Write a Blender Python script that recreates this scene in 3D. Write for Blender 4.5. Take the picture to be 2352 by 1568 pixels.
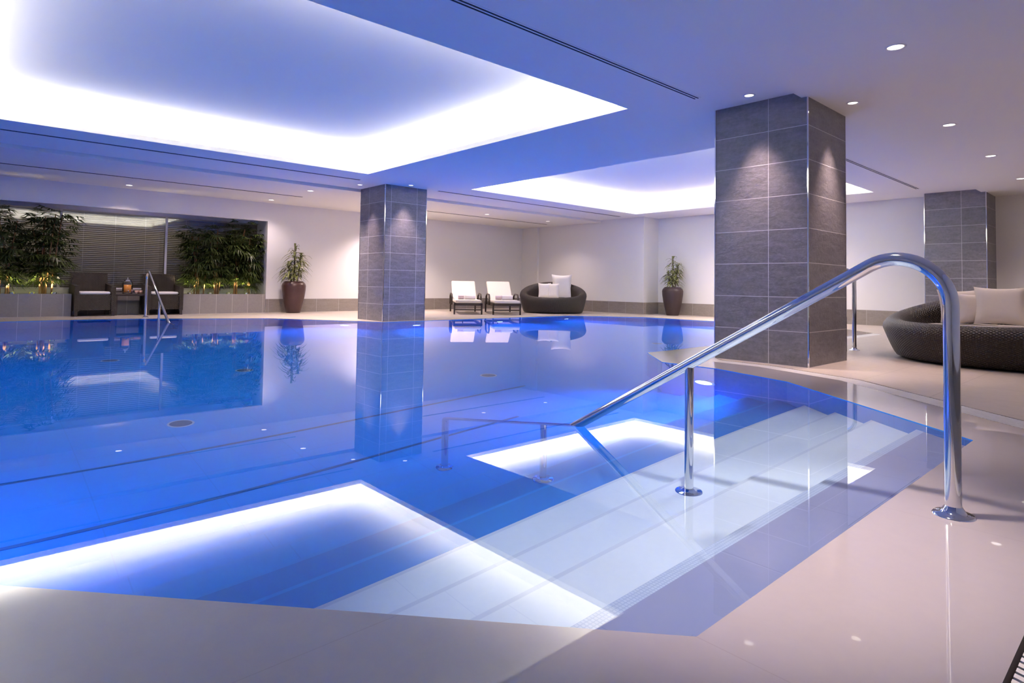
import bpy, math, random
from mathutils import Vector, Matrix
from mathutils.geometry import tessellate_polygon
PI = math.pi
for o in list(bpy.data.objects):
    bpy.data.objects.remove(o)
C = bpy.context.scene.collection
SC = bpy.context.scene
# ---------------------------------------------------------------- camera
yaw, pitch, roll = 0.8333, 0.038, 0.0155
fwd = Vector((math.cos(yaw), math.sin(yaw), 0)); rgt = Vector((math.sin(yaw), -math.cos(yaw), 0)); up = Vector((0, 0, 1))
f2 = fwd*math.cos(pitch) + up*math.sin(pitch); u2 = -fwd*math.sin(pitch) + up*math.cos(pitch)
r3 = rgt*math.cos(roll) + u2*math.sin(roll); u3 = -rgt*math.sin(roll) + u2*math.cos(roll)
cd = bpy.data.cameras.new('camera'); cam = bpy.data.objects.new('camera', cd); C.objects.link(cam)
cam.matrix_world = Matrix(((r3.x, u3.x, -f2.x, 0), (r3.y, u3.y, -f2.y, 0), (r3.z, u3.z, -f2.z, .75), (0, 0, 0, 1)))
cd.sensor_fit = 'HORIZONTAL'; cd.sensor_width = 36; cd.lens = 1390.2/2352*36
cd.shift_x = (1176-1174.4)/2352; cd.shift_y = -(784-601.4)/2352
cd.clip_start = .02; cd.clip_end = 100
SC.camera = cam
# ---------------------------------------------------------------- world, exposure
w = bpy.data.worlds.new('world'); SC.world = w; w.use_nodes = True
w.node_tree.nodes['Background'].inputs[0].default_value = (.01, .012, .02, 1)
w.node_tree.nodes['Background'].inputs[1].default_value = 1
vs = SC.view_settings
vs.view_transform = 'Standard'; vs.look = 'None'; vs.gamma = 1; vs.use_curve_mapping = False
vs.exposure = 0.45
# ---------------------------------------------------------------- light levels
COVE = 84; COVE_COL = (1, .98, .93)
SPOT = 132; WARM = (1, .79, .73)
BLUE = 66; BLUE_COL = (.005, .27, 1)
def area_light(name, loc, rot, sx, sy, watts, col, parent=None, spread=PI, shape='RECTANGLE'):
    l = bpy.data.lights.new(name, 'AREA'); l.energy = watts; l.color = col; l.shape = shape; l.size = sx; l.size_y = sy; l.spread = spread
    o = bpy.data.objects.new(name, l); C.objects.link(o); o.location = loc; o.rotation_euler = rot
    if parent: o.parent = parent
    return o
def spot_light(name, loc, watts, col, parent=None, cone=70, blend=.6, rot=(0, 0, 0), r=.035):
    l = bpy.data.lights.new(name, 'SPOT'); l.energy = watts; l.color = col; l.spot_size = math.radians(cone); l.spot_blend = blend; l.shadow_soft_size = r
    o = bpy.data.objects.new(name, l); C.objects.link(o); o.location = loc; o.rotation_euler = rot
    if parent: o.parent = parent
    return o
# ---------------------------------------------------------------- materials
class NT:
    def __init__(s, name):
        s.m = bpy.data.materials.new(name); s.m.use_nodes = True; s.t = s.m.node_tree; s.n = s.t.nodes; s.b = s.n['Principled BSDF']
    def new(s, kind, **kw):
        x = s.n.new(kind)
        for k, v in kw.items(): setattr(x, k, v)
        return x
    def ln(s, a, b): s.t.links.new(a, b)
    def math(s, op, a, b=None, c=None):
        x = s.n.new('ShaderNodeMath'); x.operation = op
        for i, v in enumerate((a, b, c)):
            if v is None: continue
            if hasattr(v, 'links'): s.ln(v, x.inputs[i])
            else: x.inputs[i].default_value = v
        return x.outputs[0]
    def mix(s, fac, a, b):
        x = s.n.new('ShaderNodeMix'); x.data_type = 'RGBA'
        for i, v in ((0, fac), (6, a), (7, b)):
            if hasattr(v, 'links'): s.ln(v, x.inputs[i])
            else: x.inputs[i].default_value = v if i == 0 else (*v, 1)
        return x.outputs[2]
    def noise(s, scale, detail=3, rough=.55, vec=None, dist=0):
        x = s.n.new('ShaderNodeTexNoise'); x.inputs['Scale'].default_value = scale; x.inputs['Detail'].default_value = detail; x.inputs['Roughness'].default_value = rough; x.inputs['Distortion'].default_value = dist
        if vec: s.ln(vec, x.inputs['Vector'])
        return x.outputs['Fac']
    def bump(s, h, strength, dist=.01):
        x = s.n.new('ShaderNodeBump'); x.inputs['Strength'].default_value = strength; x.inputs['Distance'].default_value = dist
        s.ln(h, x.inputs['Height']); s.ln(x.outputs[0], s.b.inputs['Normal']); return x
    def set(s, **kw):
        for k, v in kw.items():
            i = s.b.inputs[k.replace('_', ' ')]
            i.default_value = (*v, 1) if isinstance(v, tuple) else v
def plain(name, col, rough=.5, metal=0, var=.06, scale=12, bump=0, **kw):
    t = NT(name); t.set(Roughness=rough, Metallic=metal)
    co = t.new('ShaderNodeTexCoord').outputs['Object']
    n = t.noise(scale, vec=co)
    a = tuple(c*(1-var) for c in col); b = tuple(min(1, c*(1+var)) for c in col)
    t.ln(t.mix(n, a, b), t.b.inputs['Base Color'])
    if bump: t.bump(t.noise(scale*6, vec=co), bump)
    for k, v in kw.items(): t.b.inputs[k.replace('_', ' ')].default_value = v
    return t.m
def tiles(name, col, grout, tw, th, g=.004, rough=.4, var=.12, streak=True, bump=.25, coat=0, use_uv=True):
    t = NT(name); t.set(Roughness=rough)
    tc = t.new('ShaderNodeTexCoord'); uv = tc.outputs['UV'] if use_uv else tc.outputs['Object']
    sp = t.new('ShaderNodeSeparateXYZ'); t.ln(uv, sp.inputs[0])
    def edge(c, s):
        x = t.math('DIVIDE', c, s); fr = t.math('FRACT', x); a = t.math('SUBTRACT', fr, .5); a = t.math('ABSOLUTE', a)
        return t.math('GREATER_THAN', a, .5-g/2/s), t.math('FLOOR', x)
    ex, ix = edge(sp.outputs[0], tw); ey, iy = edge(sp.outputs[1], th)
    e = t.math('MAXIMUM', ex, ey)
    # slightly different tone for each tile
    wn = t.new('ShaderNodeTexWhiteNoise'); cb = t.new('ShaderNodeCombineXYZ'); t.ln(ix, cb.inputs[0]); t.ln(iy, cb.inputs[1]); t.ln(cb.outputs[0], wn.inputs[0])
    mp = t.new('ShaderNodeMapping'); t.ln(uv, mp.inputs[0]); mp.inputs['Rotation'].default_value = (0, 0, .75); mp.inputs['Scale'].default_value = (2.2, 7, 1) if streak else (6, 6, 6)
    n1 = t.noise(2.2, 6, .65, mp.outputs[0], .6)
    n2 = t.noise(28, 4, .6, uv)
    k = t.math('ADD', t.math('MULTIPLY', n1, .6), t.math('MULTIPLY', n2, .4))
    k = t.math('ADD', t.math('MULTIPLY', k, 1.6), t.math('MULTIPLY', wn.outputs[0], .25)); k = t.math('SUBTRACT', k, .42)
    cl = t.new('ShaderNodeClamp'); t.ln(k, cl.inputs[0])
    c1 = tuple(c*(1-var*2) for c in col); c2 = tuple(min(1, c*(1+var*2)) for c in col)
    base = t.mix(cl.outputs[0], c1, c2)
    t.ln(t.mix(e, base, grout), t.b.inputs['Base Color'])
    h = t.math('SUBTRACT', t.math('ADD', t.math('MULTIPLY', n1, .5), t.math('MULTIPLY', n2, .3)), t.math('MULTIPLY', e, .8))
    t.bump(h, bump, .012 if streak else .004)
    if coat:
        t.set(Coat_Weight=coat, Coat_Roughness=.02, Coat_IOR=1.33)
    return t.m
def weave(name, c1, c2, su, sv, rough=.5):
    t = NT(name); t.set(Roughness=rough)
    tc = t.new('ShaderNodeTexCoord'); sp = t.new('ShaderNodeSeparateXYZ'); t.ln(tc.outputs['UV'], sp.inputs[0])
    a = t.math('SINE', t.math('MULTIPLY', sp.outputs[0], PI/su)); b = t.math('MULTIPLY', sp.outputs[1], 2*PI/sv)
    sg = t.math('SIGN', a)
    bb = t.math('COSINE', t.math('ADD', b, t.math('MULTIPLY', sg, PI/2)))
    h = t.math('ADD', t.math('MULTIPLY', bb, .5), .5)
    h = t.math('MULTIPLY', h, t.math('ABSOLUTE', a))
    n = t.noise(9, 3, .6, tc.outputs['Object'])
    cc = t.mix(t.math('MULTIPLY', t.math('ADD', h, n), .6), c1, c2)
    t.ln(cc, t.b.inputs['Base Color']); t.bump(h, .9, .008)
    return t.m
def emis(name, col, s):
    t = NT(name); t.set(Base_Color=col, Emission_Color=col, Emission_Strength=s, Roughness=.3); return t.m
M = {}
M['wall'] = plain('wall_paint', (.80, .79, .78), .75, var=.012, scale=2)
M['ceil'] = plain('ceiling_paint', (.84, .82, .77), .8, var=.01, scale=1.5)
M['pillar'] = tiles('slate_tile', (.185, .178, .195), (.60, .59, .62), .6, .3365, .006, .38, .28, bump=.6)
M['pillar1'] = tiles('slate_tile_wide', (.185, .178, .195), (.60, .59, .62), 1.2, .3365, .006, .38, .28, bump=.6)
M['dado'] = tiles('skirting_tile', (.27, .235, .21), (.5, .47, .45), .6, .9, .007, .4, .14, bump=.3)
M['planter'] = tiles('planter_tile', (.30, .275, .265), (.62, .58, .56), .345, .9, .007, .4, .08, streak=False, bump=.2)
M['deck'] = tiles('deck_tile', (.50, .44, .38), (.30, .26, .23), .6, .6, .004, .42, .06, streak=False, bump=.15, use_uv=False)
M['ledge'] = tiles('wet_ledge_tile', (.39, .36, .37), (.35, .32, .32), 1.2, 1.2, .003, .35, .02, streak=False, bump=.02, coat=1, use_uv=False)
M['pooltile'] = tiles('pool_tile', (.035, .36, .85), (.03, .32, .78), .6, .6, .006, .4, .02, streak=False, bump=.05, use_uv=False)
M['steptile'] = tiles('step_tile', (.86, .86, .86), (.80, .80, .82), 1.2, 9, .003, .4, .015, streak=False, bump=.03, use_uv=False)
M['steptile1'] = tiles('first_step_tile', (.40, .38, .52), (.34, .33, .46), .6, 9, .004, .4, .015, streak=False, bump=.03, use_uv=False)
M['mosaic'] = tiles('nosing_mosaic', (.66, .69, .78), (.52, .56, .68), .012, .012, .003, .4, .05, streak=False, bump=.1, use_uv=False)
M['riser'] = plain('riser_tile', (.72, .75, .80), .4, var=.03)
M['edgetone'] = plain('grey_nosing_light_tone', (.74, .74, .77), .4, var=.03)  # painted strip standing for the light contrast at upper tread edges
M['blueedgetone'] = plain('blue_nosing_light_tone', (.05, .36, .82), .4, var=.03)  # same light contrast painted along the deep tread edges
M['shadetread'] = plain('deep_tread_shade_tone', (.05, .27, .70), .4, var=.02)  # uneven light on the deep treads, put into the tile tone
M['inlet'] = plain('inlet_grille', (.05, .17, .36), .5)
M['chrome'] = plain('polished_steel', (.78, .78, .79), .06, 1, var=.02)
M['dark'] = plain('dark_void', (.012, .012, .014), .7)
M['slot'] = plain('slot_black', (.02, .022, .03), .6)
M['whiteplastic'] = plain('white_grating_plastic', (.80, .78, .76), .4, var=.03)
M['frame'] = plain('window_frame_white', (.70, .68, .72), .4, var=.02)
M['blind'] = plain('blind_slat', (.30, .28, .28), .4, var=.05)
M['room'] = plain('back_room_wall', (.16, .14, .12), .8, var=.2, scale=1.5)
M['wicker'] = weave('dark_wicker', (.004, .0025, .002), (.036, .022, .018), .022, .03, .42)
M['wickerchair'] = weave('brown_wicker', (.012, .008, .006), (.055, .038, .028), .02, .02, .45)
M['dwood'] = plain('dark_wood', (.035, .022, .018), .45, var=.3, scale=8)
M['cushion'] = plain('cream_cushion_fabric', (.70, .63, .56), .9, var=.03, scale=30, bump=.1)
M['cushwhite'] = plain('white_cushion_fabric', (.86, .83, .80), .9, var=.02, scale=30, bump=.1)
M['mattress'] = plain('pale_mattress_fabric', (.74, .68, .62), .9, var=.03, scale=30, bump=.1)
M['towel'] = plain('white_towel_cotton', (.84, .80, .82), .95, var=.04, scale=60, bump=.4)
M['pinktowel'] = plain('pink_towel_cotton', (.62, .50, .55), .95, var=.04, scale=60, bump=.4)
M['pot'] = plain('brown_glazed_pot', (.06, .025, .023), .35, var=.25, scale=5, bump=.1)
M['potdark'] = plain('dark_brown_pot', (.035, .020, .022), .5, var=.2, scale=5, bump=.1)
M['soil'] = plain('dark_soil', (.03, .022, .016), .95, var=.5, scale=40, bump=.6)
M['cane'] = plain('palm_cane', (.26, .13, .06), .6, var=.4, scale=14)
M['stem'] = plain('grey_stem', (.22, .18, .14), .7, var=.3, scale=20)
M['leaf'] = plain('palm_leaf', (.050, .075, .014), .45, var=.6, scale=5)
M['leafdr'] = plain('dracaena_leaf', (.20, .22, .07), .45, var=.5, scale=9)
t = NT('clear_glass'); t.n.remove(t.b); fr = t.new('ShaderNodeFresnel'); fr.inputs[0].default_value = 1.4
gl = t.new('ShaderNodeBsdfGlossy'); gl.inputs['Roughness'].default_value = .02; tr = t.new('ShaderNodeBsdfTransparent'); tr.inputs[0].default_value = (.93, .93, .93, 1)
mx = t.new('ShaderNodeMixShader'); t.ln(fr.outputs[0], mx.inputs[0]); t.ln(tr.outputs[0], mx.inputs[1]); t.ln(gl.outputs[0], mx.inputs[2]); t.ln(mx.outputs[0], t.n['Material Output'].inputs[0]); M['glass'] = t.m
M['juice'] = plain('orange_drink', (.75, .30, .06), .2, var=.1)
M['lens'] = emis('downlight_lens', (1, .93, .85), 2.4)
M['uplens'] = emis('uplight_lens', (1, .9, .75), 12)
M['uwlens'] = emis('underwater_lens', (.65, .82, 1), 6)
M['trimw'] = plain('white_trim_ring', (.75, .75, .76), .35)
# window pane: mirror-like at grazing angles, otherwise see-through
t = NT('window_pane_glass'); t.n.remove(t.b)
fr = t.new('ShaderNodeFresnel'); fr.inputs[0].default_value = 1.9
gl = t.new('ShaderNodeBsdfGlossy'); gl.inputs['Roughness'].default_value = .0; tr = t.new('ShaderNodeBsdfTransparent'); tr.inputs[0].default_value = (.85, .85, .88, 1)
mx = t.new('ShaderNodeMixShader'); t.ln(fr.outputs[0], mx.inputs[0]); t.ln(tr.outputs[0], mx.inputs[1]); t.ln(gl.outputs[0], mx.inputs[2]); t.ln(mx.outputs[0], t.n['Material Output'].inputs[0]); M['pane'] = t.m
# pool water: refracting, reflecting surface over a body that absorbs red first
t = NT('pool_water'); t.n.remove(t.b)
rf = t.new('ShaderNodeBsdfGlass'); rf.inputs['IOR'].default_value = 1.33; rf.inputs['Roughness'].default_value = 0.0
t.ln(rf.outputs[0], t.n['Material Output'].inputs['Surface'])
tc = t.new('ShaderNodeTexCoord'); nz = t.noise(1.3, 2, .4, tc.outputs['Object']); bp_ = t.new('ShaderNodeBump'); bp_.inputs['Strength'].default_value = .012; bp_.inputs['Distance'].default_value = .03
t.n.remove(bp_)
va = t.new('ShaderNodeVolumeAbsorption'); va.inputs['Color'].default_value = (.18, .72, 1, 1); va.inputs['Density'].default_value = .19
t.ln(va.outputs[0], t.n['Material Output'].inputs['Volume']); M['water'] = t.m
# ---------------------------------------------------------------- mesh building
class MB:
    def __init__(s): s.v = []; s.f = []; s.uv = []; s.mi = []; s.sm = []; s.mats = []
    def mat(s, m):
        m = M[m] if isinstance(m, str) else m
        if m not in s.mats: s.mats.append(m)
        return s.mats.index(m)
    def face(s, pts, uv=None, m=None, smooth=False):
        b = len(s.v); s.v += [tuple(p) for p in pts]; s.f.append(tuple(range(b, b+len(pts)))); s.uv.append(uv); s.mi.append(0 if m is None else s.mat(m)); s.sm.append(smooth)
    def grid(s, P, closeu=False, closev=False, UV=None, smooth=True, m=None):
        nu = len(P); nv = len(P[0]); b = len(s.v); mi = 0 if m is None else s.mat(m)
        for r in P: s.v += [tuple(p) for p in r]
        for i in range(nu if closeu else nu-1):
            for j in range(nv if closev else nv-1):
                i2 = (i+1) % nu; j2 = (j+1) % nv
                s.f.append((b+i*nv+j, b+i2*nv+j, b+i2*nv+j2, b+i*nv+j2))
                s.uv.append([UV(i, j), UV(i+1, j), UV(i+1, j+1), UV(i, j+1)] if UV else None); s.mi.append(mi); s.sm.append(smooth)
    def box(s, x0, y0, z0, x1, y1, z1, T=None, m=None, bev=0):
        if bev:
            s.rbox(x0, y0, z0, x1, y1, z1, bev, T, m); return
        c = [(x, y, z) for z in (z0, z1) for y in (y0, y1) for x in (x0, x1)]
        if T: c = [T @ Vector(p) for p in c]
        b = len(s.v); s.v += [tuple(p) for p in c]; mi = 0 if m is None else s.mat(m)
        dx, dy, dz = x1-x0, y1-y0, z1-z0
        for q, (w_, h_) in (((0, 2, 3, 1), (dy, dx)), ((4, 5, 7, 6), (dx, dy)), ((0, 1, 5, 4), (dx, dz)), ((1, 3, 7, 5), (dy, dz)), ((3, 2, 6, 7), (dx, dz)), ((2, 0, 4, 6), (dy, dz))):
            s.f.append(tuple(b+k for k in q)); s.uv.append([(0, 0), (w_, 0), (w_, h_), (0, h_)]); s.mi.append(mi); s.sm.append(False)
    def rbox(s, x0, y0, z0, x1, y1, z1, r, T=None, m=None):
        # rounded slab: rounded-rectangle rings stacked with a softened top and bottom
        n = 5; rings = []
        r = min(r, (x1-x0)/2.01, (y1-y0)/2.01, (z1-z0)/2.01)
        def ring(ins, z):
            pts = []
            for (cx, cy, a0) in ((x1-r, y1-r, 0), (x0+r, y1-r, PI/2), (x0+r, y0+r, PI), (x1-r, y0+r, 1.5*PI)):
                for k in range(n+1):
                    a = a0+k/n*PI/2; pts.append(Vector((cx+(r-ins)*math.cos(a), cy+(r-ins)*math.sin(a), z)))
            return pts
        for k in range(n+1):
            a = k/n*PI/2; rings.append(ring(r*(1-math.sin(a)), z0+r*(1-math.cos(a))))
        for k in range(n+1):
            a = k/n*PI/2; rings.append(ring(r*(1-math.cos(a)), z1-r*(1-math.sin(a))))
        if T: rings = [[T @ p for p in R_] for R_ in rings]
        s.grid(rings, closev=True, m=m); s.face(list(reversed(rings[0])), m=m); s.face(rings[-1], m=m)
    def tube(s, path, rad, n=12, caps=True, m=None):
        P = [Vector(p) for p in path]; rs = rad if isinstance(rad, (list, tuple)) else [rad]*len(P)
        rings = []; ref = None
        for i, p in enumerate(P):
            t = (P[min(i+1, len(P)-1)]-P[max(i-1, 0)]).normalized()
            if ref is None:
                ref = Vector((1, 0, 0)) if abs(t.x) < .8 else Vector((0, 1, 0))
            a = (ref - t*ref.dot(t)).normalized(); b = t.cross(a); ref = a
            rings.append([p+(a*math.cos(2*PI*k/n)+b*math.sin(2*PI*k/n))*rs[i] for k in range(n)])
        s.grid(rings, closev=True, m=m)
        if caps: s.face(list(reversed(rings[0])), m=m); s.face(rings[-1], m=m)
    def lathe(s, prof, n=32, c=(0, 0, 0), m=None, UV=None):
        rings = [[Vector((c[0]+r*math.cos(2*PI*k/n), c[1]+r*math.sin(2*PI*k/n), c[2]+z)) for k in range(n)] for r, z in prof]
        s.grid(rings, closev=True, m=m, UV=UV)
    def poly(s, outer, z, holes=(), flip=False, m=None):
        loops = [[Vector((x, y, 0)) for x, y in outer]]+[[Vector((x, y, 0)) for x, y in h] for h in holes]
        flat = [p for l in loops for p in l]
        for tri in tessellate_polygon(loops):
            pts = [Vector((flat[k].x, flat[k].y, z)) for k in tri]
            if ((pts[1]-pts[0]).cross(pts[2]-pts[0]).z < 0) != flip: pts.reverse()
            s.face(pts, [(p.x, p.y) for p in pts], m=m)
    def build(s, name, m=None, parent=None, loc=None, merge=True):
        me = bpy.data.meshes.new(name); me.from_pydata(s.v, [], s.f)
        if m is not None and not s.mats: me.materials.append(M[m] if isinstance(m, str) else m)
        for x in s.mats: me.materials.append(x)
        uvl = me.uv_layers.new(name='UVMap').data; k = 0
        for fi, p in enumerate(me.polygons):
            p.material_index = s.mi[fi]; p.use_smooth = s.sm[fi]
            u = s.uv[fi]
            for j in range(len(p.vertices)):
                if u: uvl[k].uv = u[j]
                k += 1
        me.validate(); me.update()
        o = bpy.data.objects.new(name, me); C.objects.link(o)
        if parent: o.parent = parent
        if loc: o.location = loc
        return o
def tag(o, label, cat, group=None, kind=None):
    o['label'] = label; o['category'] = cat
    if group: o['group'] = group
    if kind: o['kind'] = kind
    return o
def struct(o): o['kind'] = 'structure'; return o
def thing(name, loc, label, cat, rz=0, group=None):
    o = bpy.data.objects.new(name, None); C.objects.link(o); o.location = loc; o.rotation_euler = (0, 0, rz); o.empty_display_size = .1
    return tag(o, label, cat, group)
def kids(o): return [c for c in bpy.data.objects if c.parent == o]
def dup(root, loc, rz, label):
    def cp(o, par):
        c = o.copy(); C.objects.link(c)
        if par: c.parent = par
        for k in kids_map.get(o.name, []): cp(bpy.data.objects[k], c)
        return c
    kids_map = {}
    for o in bpy.data.objects:
        if o.parent: kids_map.setdefault(o.parent.name, []).append(o.name)
    r = cp(root, None); r.location = loc; r.rotation_euler = (0, 0, rz); r['label'] = label
    return r
def single(mb, name, m, label, cat, group=None, loc=None, kind=None): return tag(mb.build(name, m, loc=loc), label, cat, group, kind)
H, L = 2.69, 2.63       # raised middle ceiling, lower perimeter ceiling
# ---------------------------------------------------------------- pool outline and its offsets
POOL = [(1.2, .71), (3.83, .71), (5.0, 2.15), (5.25, 2.9), (5.25, 3.5), (5.85, 4.1), (12.0, 4.1), (12.6, 4.7), (12.5, 8.9), (11.2, 10.22), (7.2, 10.22), (6.0, 10.22), (4.6, 12.3), (2.4, 13.25), (1.1, 13.3), (-1.9, 12.9), (-1.9, 4.18)]
N = len(POOL)
LEDGE = [.47, .50, .50, .47, .47, .47, .3, .18, .16, .14, .14, .14, .14, .14, .14, .3, .38]   # width of the wet ledge along each edge
GRATE = [.20]*6+[.01]*9+[.20, .20]
def offset(poly, d):
    out = []; n = len(poly)
    for i in range(n):
        def line(k):
            a = Vector(poly[k % n]); b = Vector(poly[(k+1) % n]); t = (b-a).normalized(); nn = Vector((t.y, -t.x)); return a+nn*d[k % n], t
        a, t = line(i-1); b, u = line(i)
        den = t.x*u.y-t.y*u.x
        if abs(den) < 1e-4: p = b
        else: p = a+t*(((b.x-a.x)*u.y-(b.y-a.y)*u.x)/den)
        out.append((p.x, p.y))
    return out
OUT1 = offset(POOL, LEDGE)
OUT2 = offset(POOL, [a+b for a, b in zip(LEDGE, GRATE)])
FLOORZ = -1.62
# floor, ledge, basin
b = MB(); b.poly([(-3, -1.3), (15.6, -1.3), (15.6, 15.4), (-3, 15.4)], 0, [OUT2])
for i in range(N):
    p, q = OUT2[i], OUT2[(i+1) % N]; b.face([(*p, -.16), (*q, -.16), (*q, 0), (*p, 0)])
struct(b.build('floor', 'deck'))
b = MB(); b.poly(OUT1, 0, [POOL])
for i in range(N):
    p, q = OUT1[i], OUT1[(i+1) % N]; b.face([(*q, -.16), (*p, -.16), (*p, 0), (*q, 0)])
led = struct(b.build('floor_pool_ledge', 'ledge'))
b = MB(); b.poly(OUT2, -.155, [OUT1]); struct(b.build('floor_drain_channel', 'dark'))
b = MB()
for i in range(N):
    p, q = POOL[i], POOL[(i+1) % N]; b.face([(*p, FLOORZ), (*q, FLOORZ), (*q, 0), (*p, 0)], [(0, FLOORZ), ((Vector(q)-Vector(p)).length, FLOORZ), ((Vector(q)-Vector(p)).length, 0), (0, 0)])
struct(b.build('wall_pool_basin', 'pooltile'))
b = MB(); b.poly(offset(POOL, [.05]*N), FLOORZ, flip=False); struct(b.build('floor_pool_basin', 'pooltile')).cycles.is_caustics_receiver = True
# entry steps: eight treads that drop 18 cm each
NY = [.71, 1.02, 1.33, 1.635, 1.945, 2.255, 2.565, 2.875, 3.19]
def clipy(poly, y0, y1):
    def clip(P, y, keep):
        o = []
        for i in range(len(P)):
            a, c = P[i], P[(i+1) % len(P)]; ia = keep(a[1]); ic = keep(c[1])
            if ia: o.append(a)
            if ia != ic:
                t = (y-a[1])/(c[1]-a[1]); o.append((a[0]+(c[0]-a[0])*t, y))
        return o
    return clip(clip(poly, y0, lambda v: v >= y0-1e-6), y1, lambda v: v <= y1+1e-6)
stair = [p for p in POOL[:5]]+[(5.25, 3.6), (-1.5, 3.6)]
stair = [(1.2, .71), (3.83, .71), (5.0, 2.15), (5.25, 2.9), (5.25, 3.3), (-1.1, 3.3)]
b = MB()
for k in range(8):
    z = -.18*(k+1); P = clipy(stair, NY[k], NY[k+1]); xs = [p[0] for p in P]
    nw = .045 if k < 1 else .018; P2 = clipy(stair, NY[k], NY[k+1]-nw)
    b.poly(P2, z, m='steptile1' if k < 1 else 'steptile' if k < 4 else ('shadetread' if k in (4, 5) else 'pooltile'))
    P3 = clipy(stair, NY[k+1]-nw, NY[k+1]); b.poly(P3, z, m='mosaic' if k < 1 else ('edgetone' if k < 4 else 'blueedgetone'))
    e = [p[0] for p in P3 if abs(p[1]-NY[k+1]) < 1e-4]
    zb = -.18*(k+2) if k < 7 else FLOORZ
    b.face([(min(e), NY[k+1], zb), (min(e), NY[k+1], z), (max(e), NY[k+1], z), (max(e), NY[k+1], zb)][::-1], m='riser' if k < 3 else 'pooltile')
struct(b.build('floor_pool_steps')).cycles.is_caustics_receiver = True
# water body
b = MB(); W = offset(POOL, [.008]*N)
zt = -.004; b.poly(W, zt); b.poly(W, FLOORZ-.03, flip=True)
for i in range(N):
    p, q = W[i], W[(i+1) % N]; b.face([(*p, FLOORZ-.03), (*q, FLOORZ-.03), (*q, zt), (*p, zt)])
_wo = tag(b.build('pool_water', 'water'), 'still clear blue water filling the swimming pool', 'water'); _wo.cycles.is_caustics_caster = True
for _p in _wo.data.polygons: _p.use_smooth = True
# floor channels of the pool
for y, x0, x1, w_ in ((3.84, -1.2, 3.6, 'nearest the steps'), (4.6, -1.8, 4.4, 'second from the steps')):
    b = MB()
    b.box(x0, y-.014, FLOORZ+.001, x1, y+.014, FLOORZ+.004)
    single(b, 'pool_floor_inlet', M['inlet'], 'thin dark inlet line across the pool floor, '+w_, 'inlet', 'inlet lines in the pool floor')
for k, (x, y) in enumerate(((1.31, 5.24), (4.44, 5.24), (2.38, 7.02), (1.33, 8.43), (8.46, 5.73))):
    t = thing('pool_drain', (x, y, FLOORZ), ('largest round dark drain cover on the pool floor, left of the tiled pillar reflection', 'round drain cover on the pool floor straight out from the sloping handrail', 'round drain cover on the pool floor below the reflected right palm bed', 'round drain cover on the pool floor below the reflected chairs and table', 'small round drain cover near the right end of the pool floor')[k], 'drain', group='round drains in the pool floor')
    b = MB(); b.lathe([(.001, .012), (.066, .012), (.076, .006), (.08, 0)], 32); b.build('cover', plain('drain_metal%d' % k, (.10, .14, .24), .4), t)
    b = MB(); b.lathe([(.08, .001), (.08, .008), (.092, .008), (.096, .001)], 32); b.build('rim', 'riser', t)
# ---------------------------------------------------------------- overflow gratings
def lerp(a, c, t): return (a[0]+(c[0]-a[0])*t, a[1]+(c[1]-a[1])*t)
GL = {0: 'white slatted overflow grating at the bottom right corner beside the wet ledge', 1: 'white slatted overflow grating running diagonally beside the right deck', 2: 'short white overflow grating at the foot of the large tiled pillar', 3: 'white overflow grating left of the large tiled pillar', 4: 'diagonal white overflow grating behind the large pillar', 5: 'white overflow grating behind the large pillar near the wicker daybed', 16: 'white overflow grating at the bottom left corner beside the wet ledge'}
for e, lab in GL.items():
    i0, i1 = OUT1[e], OUT1[(e+1) % N]; o0, o1 = OUT2[e], OUT2[(e+1) % N]
    ln_ = (Vector(i1)-Vector(i0)).length; t0, t1 = 0, 1
    if e == 16: t0 = .55
    b = MB(); pitch_ = .026; n = int(ln_*(t1-t0)/pitch_)
    i0v, i1v, o0v, o1v = Vector(i0), Vector(i1), Vector(o0), Vector(o1)
    for k in range(n):
        a = t0+(t1-t0)*(k+.15)/n; c = t0+(t1-t0)*(k+.80)/n
        P = [lerp(i0, i1, a), lerp(i0, i1, c), lerp(o0, o1, c), lerp(o0, o1, a)]
        P = [lerp(P[0], P[3], .05), lerp(P[1], P[2], .05), lerp(P[1], P[2], .96), lerp(P[0], P[3], .96)]
        P = P[::-1]
        b.face([(*p, -.002) for p in P]); Q = P
        for j in range(4):
            p, q = Q[j], Q[(j+1) % 4]; b.face([(*p, -.03), (*q, -.03), (*q, -.002), (*p, -.002)])
    for s_ in (.3, .7):
        p, q = Vector(lerp(lerp(i0, i1, t0), lerp(o0, o1, t0), s_)), Vector(lerp(lerp(i0, i1, t1), lerp(o0, o1, t1), s_)); t = (q-p).normalized(); nn = Vector((-t.y, t.x))*.008
        b.face([(*(p-nn), -.006), (*(q-nn), -.006), (*(q+nn), -.006), (*(p+nn), -.006)])
    single(b, 'overflow_grating', 'whiteplastic', lab, 'grating', 'overflow gratings around the pool')
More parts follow.
